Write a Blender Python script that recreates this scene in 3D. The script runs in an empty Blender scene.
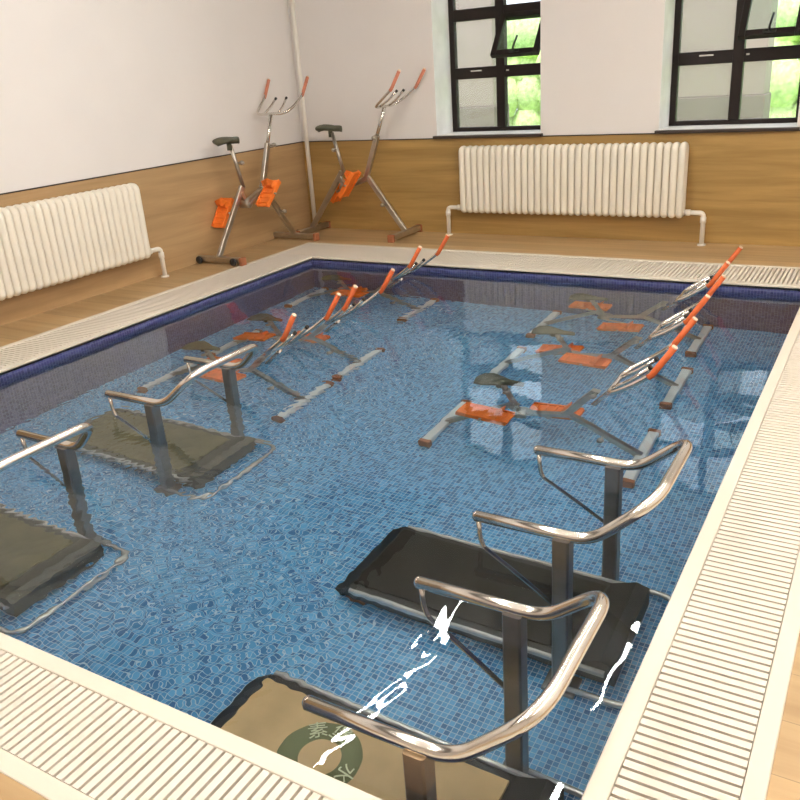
import bpy, bmesh, math, random
from mathutils import Vector, Matrix
random.seed(7)
S = bpy.context.scene
COL = S.collection
PI = math.pi

# ------------------------------------------------------------------ dimensions (metres)
PW, PL = 4.04, 4.77          # pool inner width (x 0..PW) and length (y -PL..0)
ZW = -0.06                   # water level
ZF = -0.90                   # pool floor
XL, XR = -0.946, 6.2         # side walls
YB, YF = 1.29, -8.2          # back wall, front wall
ZC = 2.95                    # ceiling
WZ = 0.88                    # wainscot height

# ------------------------------------------------------------------ materials
def nt(name):
    m = bpy.data.materials.new(name); m.use_nodes = True
    n = m.node_tree; n.nodes.clear()
    out = n.nodes.new('ShaderNodeOutputMaterial')
    return m, n, out

def N(n, typ, **kw):
    d = n.nodes.new(typ)
    for k, v in kw.items():
        if k.startswith('i_'):
            d.inputs[k[2:].replace('_', ' ')].default_value = v
        else:
            setattr(d, k, v)
    return d

def pbr(name, col, rough=.5, metal=0., noise=.06, scale=6., bump=0., bscale=60., spec=.5):
    m, n, out = nt(name)
    b = N(n, 'ShaderNodeBsdfPrincipled', i_Roughness=rough, i_Metallic=metal)
    b.inputs['Specular IOR Level'].default_value = spec
    tc = N(n, 'ShaderNodeTexCoord')
    t = N(n, 'ShaderNodeTexNoise', i_Scale=scale, i_Detail=4.)
    n.links.new(tc.outputs['Object'], t.inputs['Vector'])
    r = N(n, 'ShaderNodeValToRGB')
    c = Vector(col)
    lo = c * (1 - noise); hi = c * (1 + noise)
    r.color_ramp.elements[0].position = .3; r.color_ramp.elements[0].color = (*lo, 1)
    r.color_ramp.elements[1].position = .7; r.color_ramp.elements[1].color = (*[min(1, x) for x in hi], 1)
    n.links.new(t.outputs['Fac'], r.inputs['Fac'])
    n.links.new(r.outputs['Color'], b.inputs['Base Color'])
    if bump:
        t2 = N(n, 'ShaderNodeTexNoise', i_Scale=bscale, i_Detail=3.)
        n.links.new(tc.outputs['Object'], t2.inputs['Vector'])
        bp = N(n, 'ShaderNodeBump', i_Strength=bump, i_Distance=.01)
        n.links.new(t2.outputs['Fac'], bp.inputs['Height'])
        n.links.new(bp.outputs['Normal'], b.inputs['Normal'])
    n.links.new(b.outputs['BSDF'], out.inputs['Surface'])
    return m

def wood(name, c1, c2, axis, rough=.45, plank=0.0):
    """wood-look vinyl; axis = grain direction"""
    m, n, out = nt(name)
    b = N(n, 'ShaderNodeBsdfPrincipled', i_Roughness=rough)
    tc = N(n, 'ShaderNodeTexCoord')
    mp = N(n, 'ShaderNodeMapping')
    sc = [9., 9., 9.]; sc['xyz'.index(axis)] = .55
    mp.inputs['Scale'].default_value = sc
    n.links.new(tc.outputs['Object'], mp.inputs['Vector'])
    t = N(n, 'ShaderNodeTexNoise', i_Scale=1.3, i_Detail=6., i_Roughness=.6, i_Distortion=.6)
    n.links.new(mp.outputs['Vector'], t.inputs['Vector'])
    r = N(n, 'ShaderNodeValToRGB')
    r.color_ramp.elements[0].position = .32; r.color_ramp.elements[0].color = (*c1, 1)
    r.color_ramp.elements[1].position = .72; r.color_ramp.elements[1].color = (*c2, 1)
    n.links.new(t.outputs['Fac'], r.inputs['Fac'])
    last = r.outputs['Color']
    if plank:
        sp = N(n, 'ShaderNodeSeparateXYZ'); n.links.new(tc.outputs['Object'], sp.inputs[0])
        other = {'x': 'Y', 'y': 'X', 'z': 'X'}[axis]
        dv = N(n, 'ShaderNodeMath', operation='DIVIDE'); dv.inputs[1].default_value = plank
        n.links.new(sp.outputs[other], dv.inputs[0])
        fl = N(n, 'ShaderNodeMath', operation='FLOOR'); n.links.new(dv.outputs[0], fl.inputs[0])
        wn = N(n, 'ShaderNodeTexWhiteNoise', noise_dimensions='1D'); n.links.new(fl.outputs[0], wn.inputs['W'])
        mr = N(n, 'ShaderNodeMapRange'); mr.inputs['To Min'].default_value = .86; mr.inputs['To Max'].default_value = 1.06
        n.links.new(wn.outputs['Value'], mr.inputs['Value'])
        fr = N(n, 'ShaderNodeMath', operation='FRACT'); n.links.new(dv.outputs[0], fr.inputs[0])
        gt = N(n, 'ShaderNodeMath', operation='GREATER_THAN'); gt.inputs[1].default_value = .015
        n.links.new(fr.outputs[0], gt.inputs[0])
        g2 = N(n, 'ShaderNodeMapRange'); g2.inputs['To Min'].default_value = .6
        n.links.new(gt.outputs[0], g2.inputs['Value'])
        ml = N(n, 'ShaderNodeMath', operation='MULTIPLY'); n.links.new(mr.outputs[0], ml.inputs[0]); n.links.new(g2.outputs[0], ml.inputs[1])
        mx = N(n, 'ShaderNodeVectorMath', operation='SCALE')
        n.links.new(last, mx.inputs[0]); n.links.new(ml.outputs[0], mx.inputs['Scale'])
        last = mx.outputs[0]
    n.links.new(last, b.inputs['Base Color'])
    n.links.new(b.outputs['BSDF'], out.inputs['Surface'])
    return m

def mosaic(name, plane, c1, c2, c3, grout, size=.0205):
    m, n, out = nt(name)
    b = N(n, 'ShaderNodeBsdfPrincipled', i_Roughness=.3)
    tc = N(n, 'ShaderNodeTexCoord')
    sp = N(n, 'ShaderNodeSeparateXYZ'); n.links.new(tc.outputs['Object'], sp.inputs[0])
    cb = N(n, 'ShaderNodeCombineXYZ')
    n.links.new(sp.outputs[plane[0]], cb.inputs[0]); n.links.new(sp.outputs[plane[1]], cb.inputs[1])
    sc = N(n, 'ShaderNodeVectorMath', operation='SCALE'); sc.inputs['Scale'].default_value = 1 / size
    n.links.new(cb.outputs[0], sc.inputs[0])
    fl = N(n, 'ShaderNodeVectorMath', operation='FLOOR'); n.links.new(sc.outputs[0], fl.inputs[0])
    fr = N(n, 'ShaderNodeVectorMath', operation='FRACTION'); n.links.new(sc.outputs[0], fr.inputs[0])
    wn = N(n, 'ShaderNodeTexWhiteNoise', noise_dimensions='3D'); n.links.new(fl.outputs[0], wn.inputs['Vector'])
    r = N(n, 'ShaderNodeValToRGB'); r.color_ramp.interpolation = 'LINEAR'
    r.color_ramp.elements[0].color = (*c1, 1)
    r.color_ramp.elements[1].color = (*c3, 1)
    e = r.color_ramp.elements.new(.5); e.color = (*c2, 1)
    n.links.new(wn.outputs['Value'], r.inputs['Fac'])
    s2 = N(n, 'ShaderNodeSeparateXYZ'); n.links.new(fr.outputs[0], s2.inputs[0])
    def edge(o):
        a = N(n, 'ShaderNodeMath', operation='SUBTRACT'); a.inputs[1].default_value = .5; n.links.new(o, a.inputs[0])
        c = N(n, 'ShaderNodeMath', operation='ABSOLUTE'); n.links.new(a.outputs[0], c.inputs[0])
        return c.outputs[0]
    mx = N(n, 'ShaderNodeMath', operation='MAXIMUM'); n.links.new(edge(s2.outputs[0]), mx.inputs[0]); n.links.new(edge(s2.outputs[1]), mx.inputs[1])
    gt = N(n, 'ShaderNodeMath', operation='GREATER_THAN'); gt.inputs[1].default_value = .44
    n.links.new(mx.outputs[0], gt.inputs[0])
    mc = N(n, 'ShaderNodeMix', data_type='RGBA')
    n.links.new(gt.outputs[0], mc.inputs[0]); n.links.new(r.outputs['Color'], mc.inputs[6]); mc.inputs[7].default_value = (*grout, 1)
    n.links.new(mc.outputs[2], b.inputs['Base Color'])
    n.links.new(b.outputs['BSDF'], out.inputs['Surface'])
    return m

def emit(name, col, st):
    m, n, out = nt(name)
    e = N(n, 'ShaderNodeEmission', i_Strength=st); e.inputs['Color'].default_value = (*col, 1)
    n.links.new(e.outputs[0], out.inputs['Surface'])
    return m

def glass(name, haze=.0, col=(.9, .9, .9)):
    m, n, out = nt(name)
    t = N(n, 'ShaderNodeBsdfTransparent'); t.inputs['Color'].default_value = (*col, 1)
    g = N(n, 'ShaderNodeBsdfGlossy', i_Roughness=.02)
    d = N(n, 'ShaderNodeBsdfTranslucent'); d.inputs['Color'].default_value = (.8, .76, .76, 1)
    tc = N(n, 'ShaderNodeTexCoord')
    nz = N(n, 'ShaderNodeTexNoise', i_Scale=90., i_Detail=2.); n.links.new(tc.outputs['Object'], nz.inputs['Vector'])
    mr = N(n, 'ShaderNodeMapRange'); mr.inputs['From Min'].default_value = .35; mr.inputs['From Max'].default_value = .65
    mr.inputs['To Min'].default_value = haze * .6; mr.inputs['To Max'].default_value = min(1, haze * 1.4)
    n.links.new(nz.outputs['Fac'], mr.inputs['Value'])
    a = N(n, 'ShaderNodeMixShader'); n.links.new(mr.outputs[0], a.inputs[0])
    n.links.new(t.outputs[0], a.inputs[1]); n.links.new(d.outputs[0], a.inputs[2])
    lw = N(n, 'ShaderNodeLayerWeight', i_Blend=.5)
    pw = N(n, 'ShaderNodeMath', operation='POWER'); n.links.new(lw.outputs['Facing'], pw.inputs[0]); pw.inputs[1].default_value = 5.
    f = N(n, 'ShaderNodeMath', operation='MULTIPLY_ADD'); n.links.new(pw.outputs[0], f.inputs[0]); f.inputs[1].default_value = .95; f.inputs[2].default_value = .04
    k = N(n, 'ShaderNodeMixShader'); n.links.new(f.outputs[0], k.inputs[0])
    n.links.new(a.outputs[0], k.inputs[1]); n.links.new(g.outputs[0], k.inputs[2])
    n.links.new(k.outputs[0], out.inputs['Surface'])
    return m

def water_mat():
    m, n, out = nt('water')
    g = N(n, 'ShaderNodeBsdfGlass', i_Roughness=0.0, i_IOR=1.333)
    g.inputs['Color'].default_value = (.93, .985, 1., 1)
    tc = N(n, 'ShaderNodeTexCoord')
    total = None
    def add(o):
        nonlocal total
        if total is None: total = o; return
        a = N(n, 'ShaderNodeMath', operation='ADD'); n.links.new(total, a.inputs[0]); n.links.new(o, a.inputs[1]); total = a.outputs[0]
    def mul(o, v):
        a = N(n, 'ShaderNodeMath', operation='MULTIPLY'); n.links.new(o, a.inputs[0])
        if isinstance(v, (int, float)): a.inputs[1].default_value = v
        else: n.links.new(v, a.inputs[1])
        return a.outputs[0]
    # broad swell and fine ripple
    for sc, amp, st in ((2.2, .0042, (1, 1, 1)), (6., .0012, (1, .8, 1))):
        mp = N(n, 'ShaderNodeMapping'); mp.inputs['Scale'].default_value = st
        n.links.new(tc.outputs['Object'], mp.inputs['Vector'])
        z = N(n, 'ShaderNodeTexNoise', i_Scale=sc, i_Detail=1.5, i_Roughness=.45, i_Distortion=.3)
        n.links.new(mp.outputs[0], z.inputs['Vector'])
        add(mul(z.outputs['Fac'], amp))
    # drop rings
    for (x, y, w, amp, fall) in RINGS:
        d = N(n, 'ShaderNodeVectorMath', operation='DISTANCE'); d.inputs[1].default_value = (x, y, ZW)
        n.links.new(tc.outputs['Object'], d.inputs[0])
        s = N(n, 'ShaderNodeMath', operation='SINE'); n.links.new(mul(d.outputs['Value'], 2 * PI / w), s.inputs[0])
        e = N(n, 'ShaderNodeMath', operation='EXPONENT'); n.links.new(mul(d.outputs['Value'], -1 / fall), e.inputs[0])
        add(mul(mul(s.outputs[0], e.outputs[0]), amp))
    bp = N(n, 'ShaderNodeBump', i_Strength=1., i_Distance=1.)
    n.links.new(total, bp.inputs['Height'])
    n.links.new(bp.outputs['Normal'], g.inputs['Normal'])
    n.links.new(g.outputs[0], out.inputs['Surface'])
    return m

rg = random.Random(11)
RINGS = [(2.62, -4.40, .05, .00042, .28), (2.80, -4.26, .046, .0004, .25), (2.50, -4.10, .05, .00042, .28), (2.95, -4.12, .05, .00035, .22)]
for k in range(15):
    RINGS.append((rg.uniform(.9, 2.9), rg.uniform(-4.4, -1.0), rg.uniform(.042, .06), rg.uniform(.00018, .0003), rg.uniform(.25, .45)))

M = {}
M['wall'] = pbr('wall_paint', (.81, .765, .725), .75, noise=.015, scale=2)
M['ceil'] = pbr('ceiling_paint', (.86, .84, .80), .8, noise=.01)
M['ceil_dark'] = pbr('dark_ceiling_strip', (.13, .105, .085), .6)
M['wood_back'] = wood('wood_panel_back', (.30, .178, .052), (.50, .315, .105), 'x', .42)
M['wood_left'] = wood('wood_panel_left', (.36, .225, .105), (.50, .33, .165), 'y', .42)
M['wood_floor'] = wood('wood_floor', (.42, .265, .12), (.56, .385, .195), 'x', .4, plank=.18)
M['coping'] = pbr('cream_coping', (.72, .66, .55), .35, noise=.03, scale=3)
M['grate'] = pbr('cream_grate_slat', (.74, .675, .58), .4, noise=.02, scale=3)
M['trough'] = pbr('gutter_trough', (.10, .08, .06), .7)
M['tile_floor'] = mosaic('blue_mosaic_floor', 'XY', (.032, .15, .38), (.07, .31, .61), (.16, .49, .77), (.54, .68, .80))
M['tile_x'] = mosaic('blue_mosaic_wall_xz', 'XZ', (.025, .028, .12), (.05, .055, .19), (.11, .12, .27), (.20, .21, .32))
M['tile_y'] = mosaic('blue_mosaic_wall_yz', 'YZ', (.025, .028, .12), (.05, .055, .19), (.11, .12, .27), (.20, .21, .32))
M['steel'] = pbr('polished_steel', (.72, .69, .64), .17, 1., noise=.05)
M['steel_dull'] = pbr('dull_steel', (.50, .46, .40), .38, 1., noise=.12, scale=14)
M['steel_dark'] = pbr('dark_steel', (.10, .10, .10), .3, .7, noise=.1)
M['steel_post'] = pbr('brushed_post_steel', (.23, .215, .20), .33, .75, noise=.15, scale=9)
M['steel_tan_reflection'] = pbr('painted_tan_reflection_steel', (.42, .30, .18), .4, .5, noise=.15, scale=9)  # near post steel with its tan reflection painted into the base colour
M['grip'] = pbr('orange_foam_grip', (.62, .12, .025), .6, noise=.12, scale=30)
M['grip_pale'] = pbr('faded_orange_grip', (.62, .22, .13), .6, noise=.1, scale=30)
M['grip_end'] = pbr('pale_grip_end', (.80, .62, .45), .6)
M['pedal'] = pbr('orange_pedal', (.92, .20, .022), .5, noise=.12, scale=16)
M['brown'] = pbr('brown_rubber', (.34, .12, .05), .6, noise=.15)
M['saddle'] = pbr('olive_black_saddle', (.085, .085, .055), .6, noise=.2, scale=20)
M['black'] = pbr('black_rubber', (.018, .017, .016), .5, noise=.2)
M['belt_black'] = pbr('black_belt', (.020, .016, .012), .7, noise=.4, scale=5, spec=.2)
M['belt_tan'] = pbr('tan_belt', (.68, .46, .22), .6, noise=.18, scale=4)
M['belt_olive'] = pbr('olive_belt', (.17, .145, .075), .55, noise=.25, scale=5, spec=.25)
M['deck_body'] = pbr('treadmill_body', (.022, .020, .017), .5, noise=.2)
M['deck_olive'] = pbr('treadmill_body_olive', (.085, .075, .05), .5, noise=.2)
M['pale_bar'] = pbr('pale_foot_bar', (.86, .89, .88), .35, .0, noise=.04)
M['silver'] = pbr('silver_rail', (.85, .83, .78), .25, .6)
M['emblem_green'] = pbr('emblem_green', (.16, .17, .06), .6)
M['emblem_pale'] = pbr('emblem_pale', (.75, .76, .50), .6)
M['radiator'] = pbr('cream_enamel', (.86, .80, .68), .3, noise=.015)
M['pipe'] = pbr('white_pipe', (.84, .79, .70), .35, noise=.02)
M['frame'] = pbr('dark_window_frame', (.016, .010, .009), .5, noise=.2, spec=.25)
M['sill'] = pbr('dark_sill', (.035, .022, .016), .35)
M['white_sill'] = pbr('white_sill', (.82, .80, .77), .5)
M['reveal'] = pbr('window_reveal', (.86, .85, .84), .7)
M['handle'] = pbr('black_handle', (.012, .012, .012), .35)
M['pane'] = glass('window_glass', .06)
M['pane_clear'] = glass('sash_glass', .06, (.88, .93, .92))
M['lamp'] = emit('lamp_diffuser', (1., .965, .92), 63.)
M['lamp_body'] = pbr('lamp_housing', (.85, .85, .84), .4)
M['lawn'] = pbr('lawn_grass', (.30, .55, .12), .9, noise=.3, scale=20)
M['hedge'] = pbr('hedge_leaves', (.62, .78, .36), .9, noise=.35, scale=14, bump=1., bscale=12)
M['render_wall'] = pbr('outbuilding_render', (.30, .225, .215), .85, noise=.08, scale=1.5)
M['render_low'] = pbr('outbuilding_plinth', (.19, .14, .135), .85, noise=.1, scale=3)
M['roof'] = pbr('outbuilding_roof', (.34, .29, .28), .8)
M['water'] = water_mat()

# ------------------------------------------------------------------ mesh builder
class MB:
    def __init__(s):
        s.v = []; s.f = []; s.sm = []
    def add(s, vs, fs, smooth=False):
        o = len(s.v); s.v += [tuple(v) for v in vs]
        s.f += [tuple(i + o for i in f) for f in fs]; s.sm += [smooth] * len(fs)
    def box(s, a, b, bev=0.0, mat=None):
        """axis-aligned box between corners a,b; bevelled edges; optional matrix"""
        bm = bmesh.new()
        bmesh.ops.create_cube(bm, size=1)
        a = Vector(a); b = Vector(b); c = (a + b) / 2; d = b - a
        for v in bm.verts: v.co = Vector((v.co.x * d.x, v.co.y * d.y, v.co.z * d.z)) + c
        if bev > 0: bmesh.ops.bevel(bm, geom=bm.edges[:], offset=bev, segments=2, affect='EDGES', profile=.5)
        if mat is not None: bm.transform(mat)
        bm.verts.index_update()
        s.add([v.co[:] for v in bm.verts], [[v.index for v in f.verts] for f in bm.faces])
        bm.free()
    def sweep(s, pts, prof, smooth=True, up=None, closed=False, caps=True):
        pts = [Vector(p) for p in pts]; n = len(pts)
        tang = []
        for i in range(n):
            if closed: t = pts[(i + 1) % n] - pts[i - 1]
            else: t = pts[min(i + 1, n - 1)] - pts[max(i - 1, 0)]
            tang.append(t.normalized())
        u = up if up is not None else (Vector((0, 0, 1)) if abs(tang[0].z) < .9 else Vector((1, 0, 0)))
        u = Vector(u); vs = []; k = len(prof)
        for i in range(n):
            t = tang[i]; u = (u - t * u.dot(t))
            u = u.normalized() if u.length > 1e-6 else t.orthogonal().normalized()
            w = t.cross(u)
            sc = prof if not callable(prof) else prof(i / (n - 1))
            for (a, b) in sc: vs.append(pts[i] + w * a + u * b)
        fs = []
        m = n if closed else n - 1
        for i in range(m):
            j = (i + 1) % n
            for q in range(k):
                r = (q + 1) % k
                fs.append((i * k + q, i * k + r, j * k + r, j * k + q))
        s.add(vs, fs, smooth)
        if caps and not closed:
            o = len(s.v) - n * k
            s.f.append(tuple(o + q for q in range(k))[::-1]); s.sm.append(False)
            s.f.append(tuple(o + (n - 1) * k + q for q in range(k))); s.sm.append(False)
    def tube(s, pts, r, seg=14, closed=False):
        s.sweep(pts, [(r * math.cos(2 * PI * q / seg), r * math.sin(2 * PI * q / seg)) for q in range(seg)], closed=closed)
    def rect(s, pts, w, h, up=None, bev=.004):
        a, b = w / 2, h / 2; e = min(bev, a * .5, b * .5)
        p = [(a - e, -b), (a, -b + e), (a, b - e), (a - e, b), (-a + e, b), (-a, b - e), (-a, -b + e), (-a + e, -b)]
        s.sweep(pts, p, smooth=False, up=up)
    def lathe(s, prof, c=(0, 0, 0), axis='z', seg=20):
        vs = []; fs = []; k = len(prof)
        for q in range(seg):
            a = 2 * PI * q / seg
            for (r, h) in prof:
                p = (r * math.cos(a), r * math.sin(a), h)
                if axis == 'x': p = (p[2], p[0], p[1])
                if axis == 'y': p = (p[1], p[2], p[0])
                vs.append((p[0] + c[0], p[1] + c[1], p[2] + c[2]))
        for q in range(seg):
            r2 = (q + 1) % seg
            for i in range(k - 1): fs.append((q * k + i, r2 * k + i, r2 * k + i + 1, q * k + i + 1))
        s.add(vs, fs, True)
    def mesh(s, name, mat, mats=None):
        me = bpy.data.meshes.new(name)
        me.from_pydata(s.v, [], s.f)
        me.polygons.foreach_set('use_smooth', s.sm)
        me.materials.append(mat); me.update()
        bm = bmesh.new(); bm.from_mesh(me); bmesh.ops.recalc_face_normals(bm, faces=bm.faces[:]); bm.to_mesh(me); bm.free()
        return me
    def obj(s, name, mat, parent=None, label=None):
        return link(name, s.mesh(name, mat), parent, label)

def link(name, me, parent=None, label=None):
    o = bpy.data.objects.new(name, me); COL.objects.link(o)
    if parent is not None: o.parent = parent
    if label: o['label'] = label
    return o
def tag(o, label, cat, group=None, kind=None):
    o['label'] = label; o['category'] = cat
    if group: o['group'] = group
    if kind: o['kind'] = kind
    return o
def thing(name, label, cat, loc=(0, 0, 0), rz=0., group=None):
    o = bpy.data.objects.new(name, None); COL.objects.link(o)
    o.empty_display_size = .1
    o.location = loc; o.rotation_euler = (0, 0, rz)
    return tag(o, label, cat, group)
def struct(o, label=None, cat=None):
    o['kind'] = 'structure'
    if label: o['label'] = label
    if cat: o['category'] = cat
    return o
def fillet(pts, r, seg=7):
    pts = [Vector(p) for p in pts]; out = [pts[0]]
    for i in range(1, len(pts) - 1):
        p = pts[i]; a = pts[i - 1] - p; b = pts[i + 1] - p
        d = min(r if isinstance(r, (int, float)) else r[i - 1], a.length * .49, b.length * .49)
        p0 = p + a.normalized() * d; p1 = p + b.normalized() * d
        for k in range(seg + 1):
            t = k / seg
            out.append(p0 * (1 - t) ** 2 + p * 2 * t * (1 - t) + p1 * t * t)
    out.append(pts[-1]); return out

# ------------------------------------------------------------------ setting: floor, walls, pool shell
GX0, GX1 = -.45, 4.39        # outer edges of the gutter surround
GY0, GY1 = -5.12, .56
def quad(mb, a, b, c, d): mb.add([a, b, c, d], [(0, 1, 2, 3)])

b = MB()
for (x0, y0, x1, y1) in ((XL, GY1, XR, YB), (XL, YF, XR, GY0), (XL, GY0, GX0, GY1), (GX1, GY0, XR, GY1)):
    b.box((x0, y0, -.08), (x1, y1, 0))
struct(b.obj('floor', M['wood_floor']), 'wood-look vinyl floor around the pool', 'floor')

b = MB(); b.box((XL - .2, YF - .2, ZC), (XR + .2, YB + .5, ZC + .1))
struct(b.obj('ceiling', M['ceil']), 'plain white ceiling', 'ceiling')

b = MB(); b.box((XL, YF, ZC - .03), (.52, YB, ZC + .0))
struct(b.obj('trim_8', M['ceil_dark']), 'darker ceiling strip along the left wall', 'ceiling')

# back wall with two window openings, thick (reveal .36)
RV = .36
W1 = (.64, 1.68); W2 = (2.70, 3.74); WB, WT = .905, 2.42
b = MB()
for (x0, x1, z0, z1) in ((XL - .2, XR + .2, -.1, WB), (XL - .2, XR + .2, WT, ZC), (XL - .2, W1[0], WB, WT), (W1[1], W2[0], WB, WT), (W2[1], XR + .2, WB, WT)):
    b.box((x0, YB, z0), (x1, YB + RV + .06, z1))
struct(b.obj('wall_back', M['wall']), 'cream white back wall with two windows', 'wall')
b = MB(); b.box((XL - .15, YF - .2, -.1), (XL, YB, ZC)); struct(b.obj('wall_left', M['wall']), 'cream white left wall', 'wall')
b = MB(); b.box((XR, YF - .2, -.1), (XR + .15, YB, ZC)); struct(b.obj('wall_right', M['wall']), 'cream white right wall', 'wall')
b = MB(); b.box((XL, YF - .15, -.1), (XR, YF, ZC)); struct(b.obj('wall_front', M['wall']), 'cream white front wall', 'wall')
# wainscot panels with a thin dark cap
b = MB(); b.box((XL, YB - .012, 0), (XR, YB, WZ)); struct(b.obj('trim_1', M['wood_back']), 'wood-look panelling along the back wall', 'panelling')
b = MB(); b.box((XL, YF, 0), (XL + .012, YB - .012, WZ)); struct(b.obj('trim_2', M['wood_left']), 'wood-look panelling along the left wall', 'panelling')
b = MB(); b.box((XL, YB - .018, WZ), (XR, YB, WZ + .008)); struct(b.obj('trim_3', M['sill']), 'dark edging strip on the back panelling', 'trim')
b = MB(); b.box((XL, YF, WZ), (XL + .018, YB - .018, WZ + .008)); struct(b.obj('trim_4', M['sill']), 'dark edging strip on the left panelling', 'trim')

# pool basin
b = MB(); b.box((-.1, -PL - .1, ZF - .1), (PW + .1, .1, ZF)); struct(b.obj('pool_floor', M['tile_floor']), 'blue mosaic floor of the pool', 'pool floor')
CW = .052
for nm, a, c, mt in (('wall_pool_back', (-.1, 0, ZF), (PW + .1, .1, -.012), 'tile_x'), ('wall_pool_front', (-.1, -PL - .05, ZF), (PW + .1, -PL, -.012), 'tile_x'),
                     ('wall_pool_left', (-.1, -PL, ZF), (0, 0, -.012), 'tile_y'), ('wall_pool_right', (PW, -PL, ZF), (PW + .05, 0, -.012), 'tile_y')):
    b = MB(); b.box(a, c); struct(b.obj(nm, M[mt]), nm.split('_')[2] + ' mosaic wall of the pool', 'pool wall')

# coping: inner lip, outer kerb (four sides each) and the gutter trough below
def ring(b, x0, y0, x1, y1, w, z0, z1, bev):
    wl, wr, wf, wb = w
    b.box((x0 - wl, y1, z0), (x1 + wr, y1 + wb, z1), bev)
    b.box((x0 - wl, y0 - wf, z0), (x1 + wr, y0, z1), bev)
    b.box((x0 - wl, y0, z0), (x0, y1, z1), bev)
    b.box((x1, y0, z0), (x1 + wr, y1, z1), bev)
b = MB(); ring(b, 0, -PL, PW, 0, (CW,) * 4, -.03, .002, .004)
struct(b.obj('trim_5', M['coping']), 'cream lip around the inner edge of the pool', 'coping')
OX0, OX1, OY0, OY1 = GX0 + .05, GX1 - .048, GY0 + .05, GY1 - .05
b = MB(); ring(b, OX0, OY0, OX1, OY1, (OX0 - GX0, GX1 - OX1, OY0 - GY0, GY1 - OY1), -.03, .003, .004)
struct(b.obj('trim_6', M['coping']), 'cream outer kerb of the overflow gutter', 'coping')
b = MB()
for (x0, y0, x1, y1) in ((GX0, .05, GX1, GY1), (GX0, GY0, GX1, -PL - .05), (GX0, -PL - .05, -.05, .05), (PW + .05, -PL - .05, GX1, .05)):
    b.box((x0, y0, -.09), (x1, y1, -.055))
struct(b.obj('trim_7', M['trough']), 'dark channel under the gutter grating', 'gutter')

# gratings: cross slats on two side runners
def grating(x0, y0, x1, y1, along, label, pitch=.029, slot=.0085):
    b = MB()
    if along == 'y':
        n = int((y1 - y0) / pitch)
        p = (y1 - y0) / n
        for i in range(n): b.box((x0, y0 + i * p + slot / 2, -.022), (x1, y0 + (i + 1) * p - slot / 2, 0.0))
        for x in (x0 + .03, x1 - .03): b.box((x - .006, y0, -.052), (x + .006, y1, -.0215))
    else:
        n = int((x1 - x0) / pitch)
        p = (x1 - x0) / n
        for i in range(n): b.box((x0 + i * p + slot / 2, y0, -.022), (x0 + (i + 1) * p - slot / 2, y1, 0.0))
        for y in (y0 + .03, y1 - .03): b.box((x0, y - .006, -.052), (x1, y + .006, -.0215))
    return tag(b.obj('gutter_grate', M['grate']), label, 'grate', 'gutter gratings around the pool')
g = .002
grating(OX0 + g, CW + g, OX1 - g, OY1 - g, 'x', 'cream slotted gutter grate under the window wall radiator, along the back edge')
grating(OX0 + g, OY0 + g, OX1 - g, -PL - CW - g, 'x', 'cream slotted gutter grate crossing the bottom left corner of the photo')
grating(OX0 + g, -PL - CW, -CW - g, CW, 'y', 'cream slotted gutter grate along the pool edge beside the left wall radiator')
grating(PW + CW + g, -PL - CW, OX1 - g, CW, 'y', 'long cream slotted gutter grate running up the right edge of the pool')

# water surface
b = MB()
nx, ny = 1, 1
b.add([(0, -PL, ZW), (PW, -PL, ZW), (PW, 0, ZW), (0, 0, ZW)], [(0, 1, 2, 3)])
w = b.obj('pool_water', M['water']); tag(w, 'clear rippling water filling the blue mosaic pool', 'water', kind='stuff')

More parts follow.
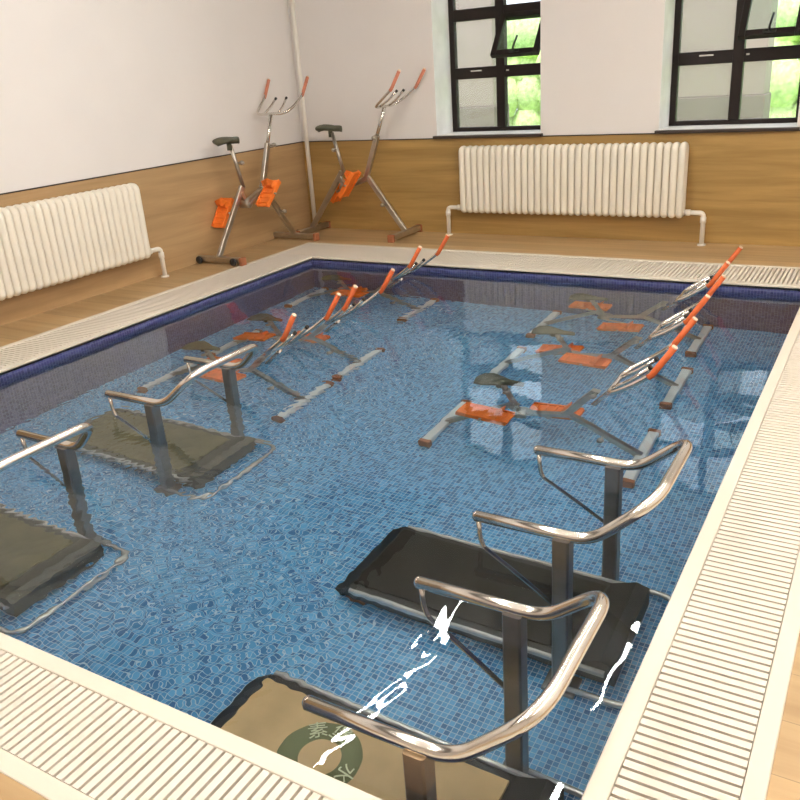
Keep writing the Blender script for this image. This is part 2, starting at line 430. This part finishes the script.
# ------------------------------------------------------------------ windows
def window(idx, x0, x1):
    root = bpy.data.objects.new('window_%d' % idx, None); COL.objects.link(root)
    root.location = ((x0 + x1) / 2, YB + RV, WB)
    struct(root, ['dark framed window above the left end of the radiator', 'dark framed window at the top right corner'][idx - 1], 'window')
    W = x1 - x0; H = WT - WB; hw = W / 2
    y0, y1 = -.03, .03
    zt1, zt2 = .53, 1.03
    b = MB(); f = .055
    b.box((-hw, y0, .0), (-hw + f, y1, H), .004); b.box((hw - f, y0, 0), (hw, y1, H), .004)
    b.box((-hw + f, y0, 0), (hw - f, y1, .045), .004); b.box((-hw + f, y0, H - f), (hw - f, y1, H), .004)
    b.box((-.042, y0 - .012, .045), (.042, y1 + .006, H - f), .004)
    for z in (zt1, zt2): b.box((-hw + f, y0 - .005, z - .05), (hw - f, y1, z + .05), .004)
    b.obj('window_frame', M['frame'], root)
    # reveal lining
    b = MB()
    b.box((-hw, -RV + .001, 0), (-hw + .004, -.03, H)); b.box((hw - .004, -RV + .001, 0), (hw, -.03, H)); b.box((-hw, -RV + .001, H - .004), (hw, -.03, H))
    b.obj('window_reveal', M['reveal'], root)
    b = MB(); b.box((-hw, -RV, -.005), (hw, -.03, .008), .002); b.obj('window_sill', M['white_sill'], root)
    b = MB(); b.box((-hw - .02, -RV - .05, -.022), (hw + .02, -RV, .004), .004); b.obj('sill_nosing', M['sill'], root)
    rows = ((.045, zt1 - .05), (zt1 + .05, zt2 - .05), (zt2 + .05, H - f))
    for ri, (z0, z1) in enumerate(rows):
        for si, (a, c) in enumerate(((-hw + f, -.042), (.042, hw - f))):
            if ri == 1 and si == 1: continue
            p = MB(); p.box((a, -.004, z0), (c, .004, z1)); p.obj('pane', M['pane'], root)
    # catch plates on the transom
    b = MB(); b.box((-.30, y0 - .012, zt1 + .012), (-.19, y0 - .004, zt1 + .024), .002); b.box((.06, y0 - .012, zt1 + .0), (.085, y0 - .004, zt1 + .014), .002)
    b.obj('catch_plate', M['silver'], root)
    # open sash, hinged at the top, leaning into the room
    z0, z1 = rows[1]
    sr = bpy.data.objects.new('open_sash', None)
    b = MB(); a, c = .03, hw - f + .012; h = z1 - z0 + .03; q = .05
    b.box((a, -.025, -h), (a + q, .025, 0), .004); b.box((c - q, -.025, -h), (c, .025, 0), .004)
    b.box((a + q, -.025, -h), (c - q, .025, -h + q), .004); b.box((a + q, -.025, -q), (c - q, .025, 0), .004)
    s = b.obj('open_sash', M['frame'], root)
    s.location = (0, -.05, z1 + .02); s.rotation_euler = (-R(37), 0, 0)
    p = MB(); p.box((a + q, -.004, -h + q), (c - q, .004, -q)); p.obj('sash_pane', M['pane_clear'], s)
    hx = (a + c) / 2
    p = MB(); p.box((hx - .045, -.04, -h + .008), (hx + .045, -.025, -h + .034), .003)
    p.sweep(fillet([(hx, -.035, -h + .02), (hx, -.065, -h + .03), (hx + .012, -.06, -h + .15)], .012), [(.009, 0), (.006, .008), (-.006, .008), (-.009, 0), (-.006, -.008), (.006, -.008)])
    p.obj('sash_handle', M['handle'], s)
    return root
def R(d): return d * PI / 180
window(1, *W1); window(2, *W2)

# ------------------------------------------------------------------ outside
b = MB(); b.box((-14, YB + RV + .07, -.6), (16, 22, -.5))
o = b.obj('lawn', M['lawn']); tag(o, 'bright green lawn outside the windows', 'lawn', kind='structure')
def outbuilding(x0, x1, y0, y1, h, label):
    t = thing('outbuilding', label, 'building', ((x0 + x1) / 2, (y0 + y1) / 2, -.5), group='buildings outside the windows')
    a, c = (x1 - x0) / 2, (y1 - y0) / 2
    b = MB(); b.box((-a, -c, 1.45), (a, c, h), .01); b.obj('wall', M['render_wall'], t)
    b = MB(); b.box((-a - .02, -c - .02, 0), (a + .02, c + .02, 1.45), .01); b.obj('plinth', M['render_low'], t)
    b = MB(); b.box((-a - .03, -c - .03, h), (a + .03, c + .03, h + .10), .01); b.obj('roof', M['roof'], t)
outbuilding(-5.0, -.62, 5.4, 5.9, 3.7, 'pinkish grey rendered building seen through the left pane of the window by the corner')
outbuilding(1.2, 2.92, 5.4, 5.9, 3.7, 'pinkish grey rendered building filling most of the top right window')
rr = random.Random(3)
b = MB()
for i in range(46):
    for j in range(5):
        x = -9 + i * .5 + rr.uniform(-.15, .15); z = -.3 + j * .55 + rr.uniform(-.1, .1)
        b.lathe([(.0, -.42), (.24, -.34), (.4, 0), (.26, .34), (0, .42)], (x, 10.4 + rr.uniform(-.25, .1), z), seg=7)
o = b.obj('hedge', M['hedge']); tag(o, 'bright green leafy hedge beyond the lawn outside', 'hedge')

# ------------------------------------------------------------------ radiators
def radiator(loc, rz, n, label, both, h0=.22, h1=.825):
    t = thing('radiator', label, 'radiator', loc, rz, 'column radiators')
    pitch = .0615
    L = n * pitch
    me = None
    for i in range(n):
        if me is None:
            b = MB()
            zz = []
            ra = .0288; hh = h1 - h0
            path = fillet([(0, 0, ra), (0, -.042, ra), (0, -.042, hh - ra), (0, .042, hh - ra), (0, .042, ra), (0, 0, ra)], .034)[:-1]
            b.sweep(path, [(ra * math.cos(2 * PI * q / 14), ra * math.sin(2 * PI * q / 14)) for q in range(14)], closed=True, up=(1, 0, 0))
            for z in (.045, hh - .045): b.tube([(-pitch / 2, 0, z), (pitch / 2, 0, z)], .022, 12)
            me = b.mesh('section', M['radiator'])
        s = link('section', me, t); s.location = (-L / 2 + (i + .5) * pitch, 0, h0)
    # inlet pipes (elbows and valves), standing on the floor
    for sg in ((1, -1) if both else (1,)):
        b = MB(); x = sg * L / 2
        b.tube(fillet([(x, 0, h0 + .045), (x + sg * .155, 0, h0 + .045), (x + sg * .155, 0, .0)], .035), .019, 14)
        b.tube([(x + sg * .01, 0, h0 + .045), (x + sg * .05, 0, h0 + .045)], .026, 10)
        b.tube([(x + sg * .155, 0, h0 + .045 - .08), (x + sg * .155, 0, h0 + .045 - .035)], .0235, 14)
        b.lathe([(0, .012), (.034, .012), (.034, 0), (0, 0)], (x + sg * .155, 0, 0))
        b.obj('inlet_pipe', M['pipe'], t)
    for sg in (1, -1):
        b = MB(); b.tube([(sg * L / 2 * .9, .045, h1 - .06), (sg * L / 2 * .9, .095, h1 - .06)], .012, 8)
        b.obj('wall_bracket', M['steel_dark'], t)
radiator((1.955, YB - .115, 0), 0, 33, 'cream column radiator on the back wall below the windows', True)
radiator((XL + .11, -2.155 - 0.0, 0), PI / 2, 33, 'cream column radiator on the left wall, cut by the photo edge', True, .20, .81)

# corner riser pipe
b = MB(); b.tube([(XL + .125, YB - .09, 0), (XL + .125, YB - .09, ZC)], .022, 16)
b.lathe([(0, .03), (.04, .03), (.04, 0), (0, 0)], (XL + .125, YB - .09, 0))
o = b.obj('riser_pipe', M['pipe']); tag(o, 'white vertical heating pipe rising in the room corner between two exercise bikes', 'pipe')

# ------------------------------------------------------------------ aqua bikes (x forward, y left, z up; origin under the rear foot bar)
CACHE = {}
def cm(key, mat, build):
    if key not in CACHE:
        b = MB(); build(b); CACHE[key] = b.mesh(key.split('|')[0], mat)
    return CACHE[key]
HUB = Vector((.455, 0, .465))
def _bar(b): b.rect([(0, -.265, .042), (0, .265, .042)], .055, .05, bev=.006)
def _cap(b):
    b.box((-.034, -.018, .0), (.034, .018, .072), .008)
def _wheel(b):
    b.lathe([(0, -.012), (.028, -.012), (.034, -.006), (.034, .006), (.028, .012), (0, .012)], (0, 0, 0), 'x', 18)
def _frame(b):
    b.rect([(.0, 0, .06), (.43, 0, .615)], .052, .034, up=(0, 1, 0))
    b.rect([(1.11, 0, .06), (.70, 0, .60)], .052, .034, up=(0, 1, 0))
    b.rect([(.40, 0, .565), HUB + Vector((0, 0, .0)), (.735, 0, .56)], .05, .045, up=(0, 1, 0))
    b.lathe([(0, -.05), (.04, -.05), (.045, -.045), (.045, .045), (.04, .05), (0, .05)], HUB, 'y', 18)
def _stem_low(b): b.rect([(.70, 0, .535), (.868, 0, .95)], .047, .042, up=(0, 1, 0))
def _stem_up(b): b.tube([(.858, 0, .925), (.968, 0, 1.20)], .017, 12)
def _seat_post(b): b.tube([(.455, 0, .60), (.352, 0, .985)], .018, 12)
def _knob(b):
    b.tube([(0, 0, 0), (0, -.045, 0)], .007, 8)
    b.lathe([(0, -.02), (.016, -.018), (.021, 0), (.016, .016), (0, .018)], (0, -.05, 0), 'y', 10)
def _seat(b):
    # saddle: wide rear, narrow nose
    secs = [(-.135, .030, .004), (-.12, .082, .012), (-.07, .095, .018), (-.01, .07, .014), (.05, .036, .006), (.11, .024, .004), (.135, .012, .0)]
    k = 12; vs = []; fs = []
    for (x, w, dz) in secs:
        for q in range(k):
            a = 2 * PI * q / k
            vs.append((x, w * math.cos(a), .028 * math.sin(a) * (1 if math.sin(a) > 0 else 1.1) + dz))
    for i in range(len(secs) - 1):
        for q in range(k): fs.append((i * k + q, i * k + (q + 1) % k, (i + 1) * k + (q + 1) % k, (i + 1) * k + q))
    fs.append(tuple(range(k))[::-1]); fs.append(tuple((len(secs) - 1) * k + q for q in range(k)))
    b.add(vs, fs, True)
    b.tube([(0.0, 0, -.075), (0, 0, -.01)], .022, 10)
def _handlebar(b):
    pr = .0125
    # crossbar curving out and forward into the two long horns
    side = [(.97, .0, 1.205), (.965, .165, 1.205), (1.06, .21, 1.262), (1.19, .225, 1.355), (1.285, .231, 1.50)]
    L = [(x, y, z) for (x, y, z) in side]; Rr = [(x, -y, z) for (x, y, z) in side[1:]]
    b.tube(fillet(Rr[::-1] + L, .055), pr, 12)
    for s in (1, -1):
        b.tube(fillet([(.966, s * .085, 1.205), (1.06, s * .075, 1.26), (1.15, s * .062, 1.335)], .03), .0105, 10)
def _grip(s):
    def f(b):
        b.tube(fillet([(1.175, s * .224, 1.343), (1.19, s * .225, 1.355), (1.285, s * .231, 1.50)], .03), .0155, 14)
    return f
def _grip_end(s):
    def f(b):
        p = Vector((1.285, s * .231, 1.50)); d = Vector((.095, .006 * s, .145)).normalized()
        b.tube([p, p + d * .008], .014, 12)
    return f
def _inner_cap(s):
    def f(b):
        p = Vector((1.15, s * .062, 1.335)); d = Vector((.09, -s * .013, .075)).normalized()
        b.tube([p - d * .012, p + d * .004], .012, 10)
    return f
def _pedal(b):
    # paddle-shaped aqua pedal: plate, raised side rims, ribs, toe cup
    b.box((-.15, -.062, -.011), (.15, .062, .011), .006)
    for s in (1, -1): b.box((-.145, s * .062 - .008, -.022), (.145, s * .062 + .008, .026), .005)
    for x in (-.11, -.055, 0, .055, .11): b.box((x - .007, -.055, .009), (x + .007, .055, .02), .002)
    b.sweep([(.06, -.06, .015), (.068, -.052, .06), (.075, 0, .078), (.068, .052, .06), (.06, .06, .015)], [(.028, 0), (.028, .006), (-.028, .006), (-.028, 0)], smooth=False, up=(0, 0, 1))
def _toe(b):
    b.tube([(0, -.09, 0), (0, .09, 0)], .009, 8)

def zlow(v):
    return Vector((v[0], v[1], v[2] * .72 if v[2] < .6 else v[2] - .168))
def low(build):
    def f(b):
        t = MB(); build(t); t.v = [tuple(zlow(p)) for p in t.v]
        b.v, b.f, b.sm = t.v, t.f, t.sm
    return f
def bike(label, loc, rz, crank, pt=(.0, .0), drop=0., pale=False, wheels=False, group='exercise bikes'):
    sunk = not wheels
    hub = zlow(HUB) if sunk else HUB
    def cs(key, mat, build): return cm(key + '|low', mat, low(build)) if sunk else cm(key, mat, build)
    t = thing('exercise_bike', label, 'exercise bike', loc, rz, group)
    link('frame', cs('frame', M['steel_dull'], _frame), t)
    for nm, x in (('rear_base', 0.), ('front_base', 1.11)):
        bb = link(nm, cm('foot_bar|', M['pale_bar'], _bar) if not wheels else cm('foot_bar|d', M['steel_dull'], _bar), t); bb.location = (x, 0, 0)
        for s in (1, -1):
            c = link('end_cap', cm('end_cap', M['brown'], _cap), bb, 'brown rubber end cap'); c.location = (0, s * .272, 0)
        if nm == 'rear_base' and wheels:
            for s in (1, -1):
                c = link('transport_wheel', cm('transport_wheel', M['black'], _wheel), bb, 'small black transport wheel'); c.location = (-.045, s * .2, .036)
    link('seat_post', cs('seat_post', M['steel_dull'], _seat_post), t).location = (0, 0, -.12 if sunk else 0)
    sa = link('seat', cm('seat', M['saddle'], _seat), t, 'dark saddle'); sa.location = (.335, 0, 1.02 - (.168 + .12 if sunk else 0))
    link('stem_sleeve', cs('stem_sleeve', M['steel_dull'], _stem_low), t)
    hs = link('stem', cm('stem', M['steel'], _stem_up), t); hs.location = (-.0, 0, drop)
    hb = link('handlebar', cm('handlebar', M['steel'], _handlebar), t); hb.location = (0, 0, drop)
    gm = M['grip_pale'] if pale else M['grip']
    for s in (1, -1):
        gp = link('grip', cm('grip|%d%d' % (s, pale), gm, _grip(s)), hb, 'orange foam grip')
        link('grip_end', cm('grip_end|%d' % s, M['grip_end'], _grip_end(s)), gp)
    for s in (1, -1): link('bar_tip', cm('bar_tip|%d' % s, M['black'], _inner_cap(s)), hb, 'black bar tip')
    for (x, y, z, r) in ((.872, -.02, .935, 0), (.40, -.015, .83, 0), (.915, -.02, .315, 0)):
        if sunk: z = zlow((0, 0, z)).z
        kb = link('knob', cm('knob', M['steel_dull'], _knob), t); kb.location = (x, y, z)
    # crank and pedals
    a = crank; ca = .165
    cb = MB()
    for s in (1, -1):
        d = Vector((math.cos(a), 0, math.sin(a))) * (ca * (1 if s < 0 else -1))
        cb.rect([hub + Vector((0, s * .055, 0)) - d * .08, hub + Vector((0, s * .062, 0)) + d], .024, .014, up=(0, 1, 0))
    cb.tube([hub + Vector((0, -.065, 0)), hub + Vector((0, .065, 0))], .012, 10)
    cb.obj('crank', M['steel_dull'], t)
    for s, tilt in ((1, pt[0]), (-1, pt[1])):
        d = Vector((math.cos(a), 0, math.sin(a))) * (ca * (1 if s < 0 else -1))
        p = link('pedal', cm('pedal', M['pedal'], _pedal), t, 'orange paddle pedal')
        p.location = hub + Vector((0, s * .155, 0)) + d; p.rotation_euler = (0, -tilt, 0)
        link('pedal_axle', cm('pedal_axle', M['steel_dull'], _toe), p)
    return t

A0 = .42
bike('exercise bike standing on the floor by the left wall, its saddle against white paint', (-.693, -.453, 0), PI / 2, A0, (R(52), R(42)), pale=True, wheels=True)
bike('exercise bike standing on the floor along the back wall, right of the corner pipe', (-.71, 1.0, 0), 0, A0 - .1, (R(50), R(52)), pale=True, wheels=True)
POOLB = (
    ('exercise bike in the right pool row closest to the steel treadmill rails', (2.40, -2.06), .02, 2.6, (R(5), R(-8))),
    ('middle exercise bike of the right pool row, orange grips between two others', (2.37, -1.14), .0, .6, (R(12), R(-4))),
    ('exercise bike in the right pool row whose grips overlap the back gutter grate', (2.33, -.325), .0, -.3, (R(0), R(10))),
    ('exercise bike in the left pool row closest to the treadmill rail at the left', (.34, -2.17), .02, .5, (R(10), R(-6))),
    ('middle exercise bike of the left pool row', (.33, -1.49), .0, 2.4, (R(-4), R(12))),
    ('exercise bike in the left pool row whose grips reach above the white back coping', (.15, -.325), .0, .9, (R(6), R(0))),
)
for lb, (x, y), rz, cr, pt in POOLB:
    bike(lb, (x, y, ZF), rz, cr, pt, drop=-.335)

# ------------------------------------------------------------------ underwater treadmills (x forward; origin on the floor between the posts)
RH, RT, TH = .955, 1.125, .125      # rail height, front bar height, belt height above the pool floor
def _tposts(s):
    def f(b): b.rect([(0, s * .285, .0), (0, s * .285, RH - .01)], .058, .058, up=(1, 0, 0), bev=.006); b.box((-.06, s * .285 - .05, 0), (.06, s * .285 + .05, .02), .004)
    return f
def _trail(b):
    b.tube(fillet([(-.315, -.285, RH), (.09, -.285, RH), (.285, -.25, RT), (.285, .25, RT), (.09, .285, RH), (-.315, .285, RH)], [.07, .11, .11, .07]), .0195, 16)
    for s in (1, -1):
        b.lathe([(0, -.012), (.012, -.009), (.0195, 0), (.0195, .004)], (-.315, s * .285, RH), 'x', 16)
def _tbrace(s):
    def f(b): b.tube(fillet([(-.305, s * .285, RH - .012), (-.30, s * .285, RH - .11), (.0, s * .285, .50)], .05), .009, 10)
    return f
def _tbody(b):
    pr = [(-.98, .03), (-1.0, .055), (-.93, TH - .012), (.02, TH - .012), (.12, .17), (.17, .15), (.17, .03)]
    k = len(pr); vs = [(x, -.235, z) for x, z in pr] + [(x, .235, z) for x, z in pr]
    fs = [tuple(range(k)), tuple(range(2 * k - 1, k - 1, -1))] + [(i, (i + 1) % k, k + (i + 1) % k, k + i) for i in range(k)]
    b.add(vs, fs)
def _tbelt(b): b.box((-.92, -.205, TH - .017), (.01, .205, TH), .003)
def _tside(s):
    def f(b): b.rect([(-.92, s * .246, TH - .02), (.14, s * .246, TH - .02)], .02, .03, bev=.005)
    return f
def _tbase(b): b.tube(fillet([(-.03, -.31, .03), (.27, -.31, .03), (.27, .31, .03), (-.03, .31, .03)], .09), .013, 12)
def _tfoot(s):
    def f(b): b.box((-.95, s * .2 - .035, 0), (-.87, s * .2 + .035, .032), .008)
    return f
def treadmill(label, x, y, rz, body, belt, near='steel_post'):
    t = thing('treadmill', label, 'treadmill', (x, y, ZF), rz, 'underwater treadmills')
    bd = link('deck', cm('deck|' + body, M[body], _tbody), t)
    link('belt', cm('belt|' + belt, M[belt], _tbelt), bd)
    for s in (1, -1):
        link('side_rail', cm('side_rail|%d' % s, M['silver'], _tside(s)), bd, 'silver side rail')
        link('foot', cm('foot|%d' % s, M['brown'], _tfoot(s)), bd, 'brown rubber foot')
        pm = near if s < 0 else 'steel_post'
        link('post', cm('post|%d%s' % (s, pm), M[pm], _tposts(s)), t, 'square steel post')
        if pm == 'steel_post': link('brace', cm('brace|%d' % s, M['steel'], _tbrace(s)), t)
    link('handrail', cm('handrail', M['steel'], _trail), t, 'polished steel handrail loop')
    link('base_bar', cm('base_bar', M['silver'], _tbase), t, 'silver bar around the front foot')
    return t
treadmill('black-decked treadmill with steel rails in the right row, behind the tan one', 3.665, -3.36, 0, 'deck_body', 'belt_black')
T2 = treadmill('treadmill with a tan emblem belt and steel rails in the bottom right pool corner', 3.675, -4.36, 0, 'deck_body', 'belt_tan', 'steel_tan_reflection')
treadmill('olive-decked treadmill at the left, behind the one cut by the photo edge', 1.40, -3.0, .0, 'deck_olive', 'belt_olive')
treadmill('olive-decked treadmill cut by the left edge of the photo', 1.41, -4.10, .0, 'deck_olive', 'belt_olive')

# ring emblem with pale characters on the tan belt
def ring_mesh():
    b = MB(); k = 40; vs = []; fs = []
    for q in range(k):
        a = 2 * PI * q / k
        for r in (.07, .14): vs.append((r * math.cos(a), r * math.sin(a), 0))
    for q in range(k):
        r2 = (q + 1) % k
        fs.append((2 * q, 2 * q + 1, 2 * r2 + 1, 2 * r2))
    b.add(vs, fs); return b
EX, EY = -.56, .01
belt = [c for c in T2.children if c.name.startswith('deck')][0]
belt = [c for c in belt.children if c.name.startswith('belt')][0]
em = ring_mesh().obj('emblem', M['emblem_green'], T2, 'dark green ring emblem with pale characters')
em.location = (EX, EY, TH + .0015)
def glyph(ch, ang):
    cu = bpy.data.curves.new('lettering', 'FONT'); cu.body = ch; cu.size = .07; cu.align_x = 'CENTER'; cu.align_y = 'CENTER'; cu.extrude = .0006
    o = bpy.data.objects.new('lettering_source', cu); COL.objects.link(o)
    bpy.context.view_layer.update()
    me = bpy.data.meshes.new_from_object(o.evaluated_get(bpy.context.evaluated_depsgraph_get()))
    bpy.data.objects.remove(o); bpy.data.curves.remove(cu)
    me.materials.clear(); me.materials.append(M['emblem_pale'])
    q = link('lettering', me, em)
    q.location = (.105 * math.cos(ang), .105 * math.sin(ang), .0012); q.rotation_euler = (0, 0, ang - PI / 2)
for ch, ang in (('\u7d20', R(128)), ('\u5821', R(84)), ('\u6c34', R(-8))): glyph(ch, ang)

# ------------------------------------------------------------------ ceiling lamps (two rows of linear lamps)
def lamp(x, y, label):
    t = thing('ceiling_lamp', label, 'lamp', (x, y, ZC), 0, 'linear ceiling lamps')
    b = MB()
    for y in (-.45, .45): b.tube([(0, y, -.13), (0, y, -.002)], .005, 8)
    for y in (-.605, .605): b.box((-.03, y - .008, -.19), (.03, y + .008, -.12), .004)
    b.box((-.012, -.6, -.135), (.012, .6, -.125)); b.obj('housing', M['lamp_body'], t)
    b = MB(); b.tube([(0, -.597, -.157), (0, .597, -.157)], .022, 14); b.obj('diffuser', M['lamp'], t)
for x, ys in ((1.6, (-.95, -2.2, -3.45, -4.7, -5.95)), (3.1, (-.75, -2.6, -4.0, -5.95)), (4.9, (-.75, -2.2, -3.45, -4.7, -5.95))):
    for y in ys:
        lamp(x, y, 'white linear ceiling lamp over the pool hall, mirrored in the water')

def area(name, loc, rot, sx, sy, e, col):
    l = bpy.data.lights.new(name, 'AREA'); l.shape = 'RECTANGLE'; l.size = sx; l.size_y = sy; l.energy = e; l.color = col
    o = bpy.data.objects.new(name, l); COL.objects.link(o); o.location = loc; o.rotation_euler = rot
    return o
# ------------------------------------------------------------------ world, camera
wd = bpy.data.worlds.new('sky'); S.world = wd; wd.use_nodes = True
bg = wd.node_tree.nodes['Background']; bg.inputs['Color'].default_value = (.86, .93, 1., 1); bg.inputs['Strength'].default_value = 2.6
su = bpy.data.lights.new('sun', 'SUN'); su.energy = 5.; su.angle = .2; su.color = (1, .97, .9)
o = bpy.data.objects.new('sun', su); COL.objects.link(o); o.rotation_euler = (R(20), 0, 0)

cam = bpy.data.cameras.new('camera'); co = bpy.data.objects.new('camera', cam); COL.objects.link(co)
cam.sensor_width = 36; cam.lens = 819. / 800 * 36; cam.clip_start = .02
Rm = Matrix(((.8622662254719616, -.13527458576128895, .48805506129682547), (.5022156950930872, .35281348047377387, -.7894948027682953), (-.06539382243380236, .9258636154656332, .37215616822028175)))
co.matrix_world = Matrix.Translation((4.455, -5.877, 1.5)) @ Rm.to_4x4()
S.camera = co
S.view_settings.view_transform = 'Standard'
S.view_settings.exposure = 0.0
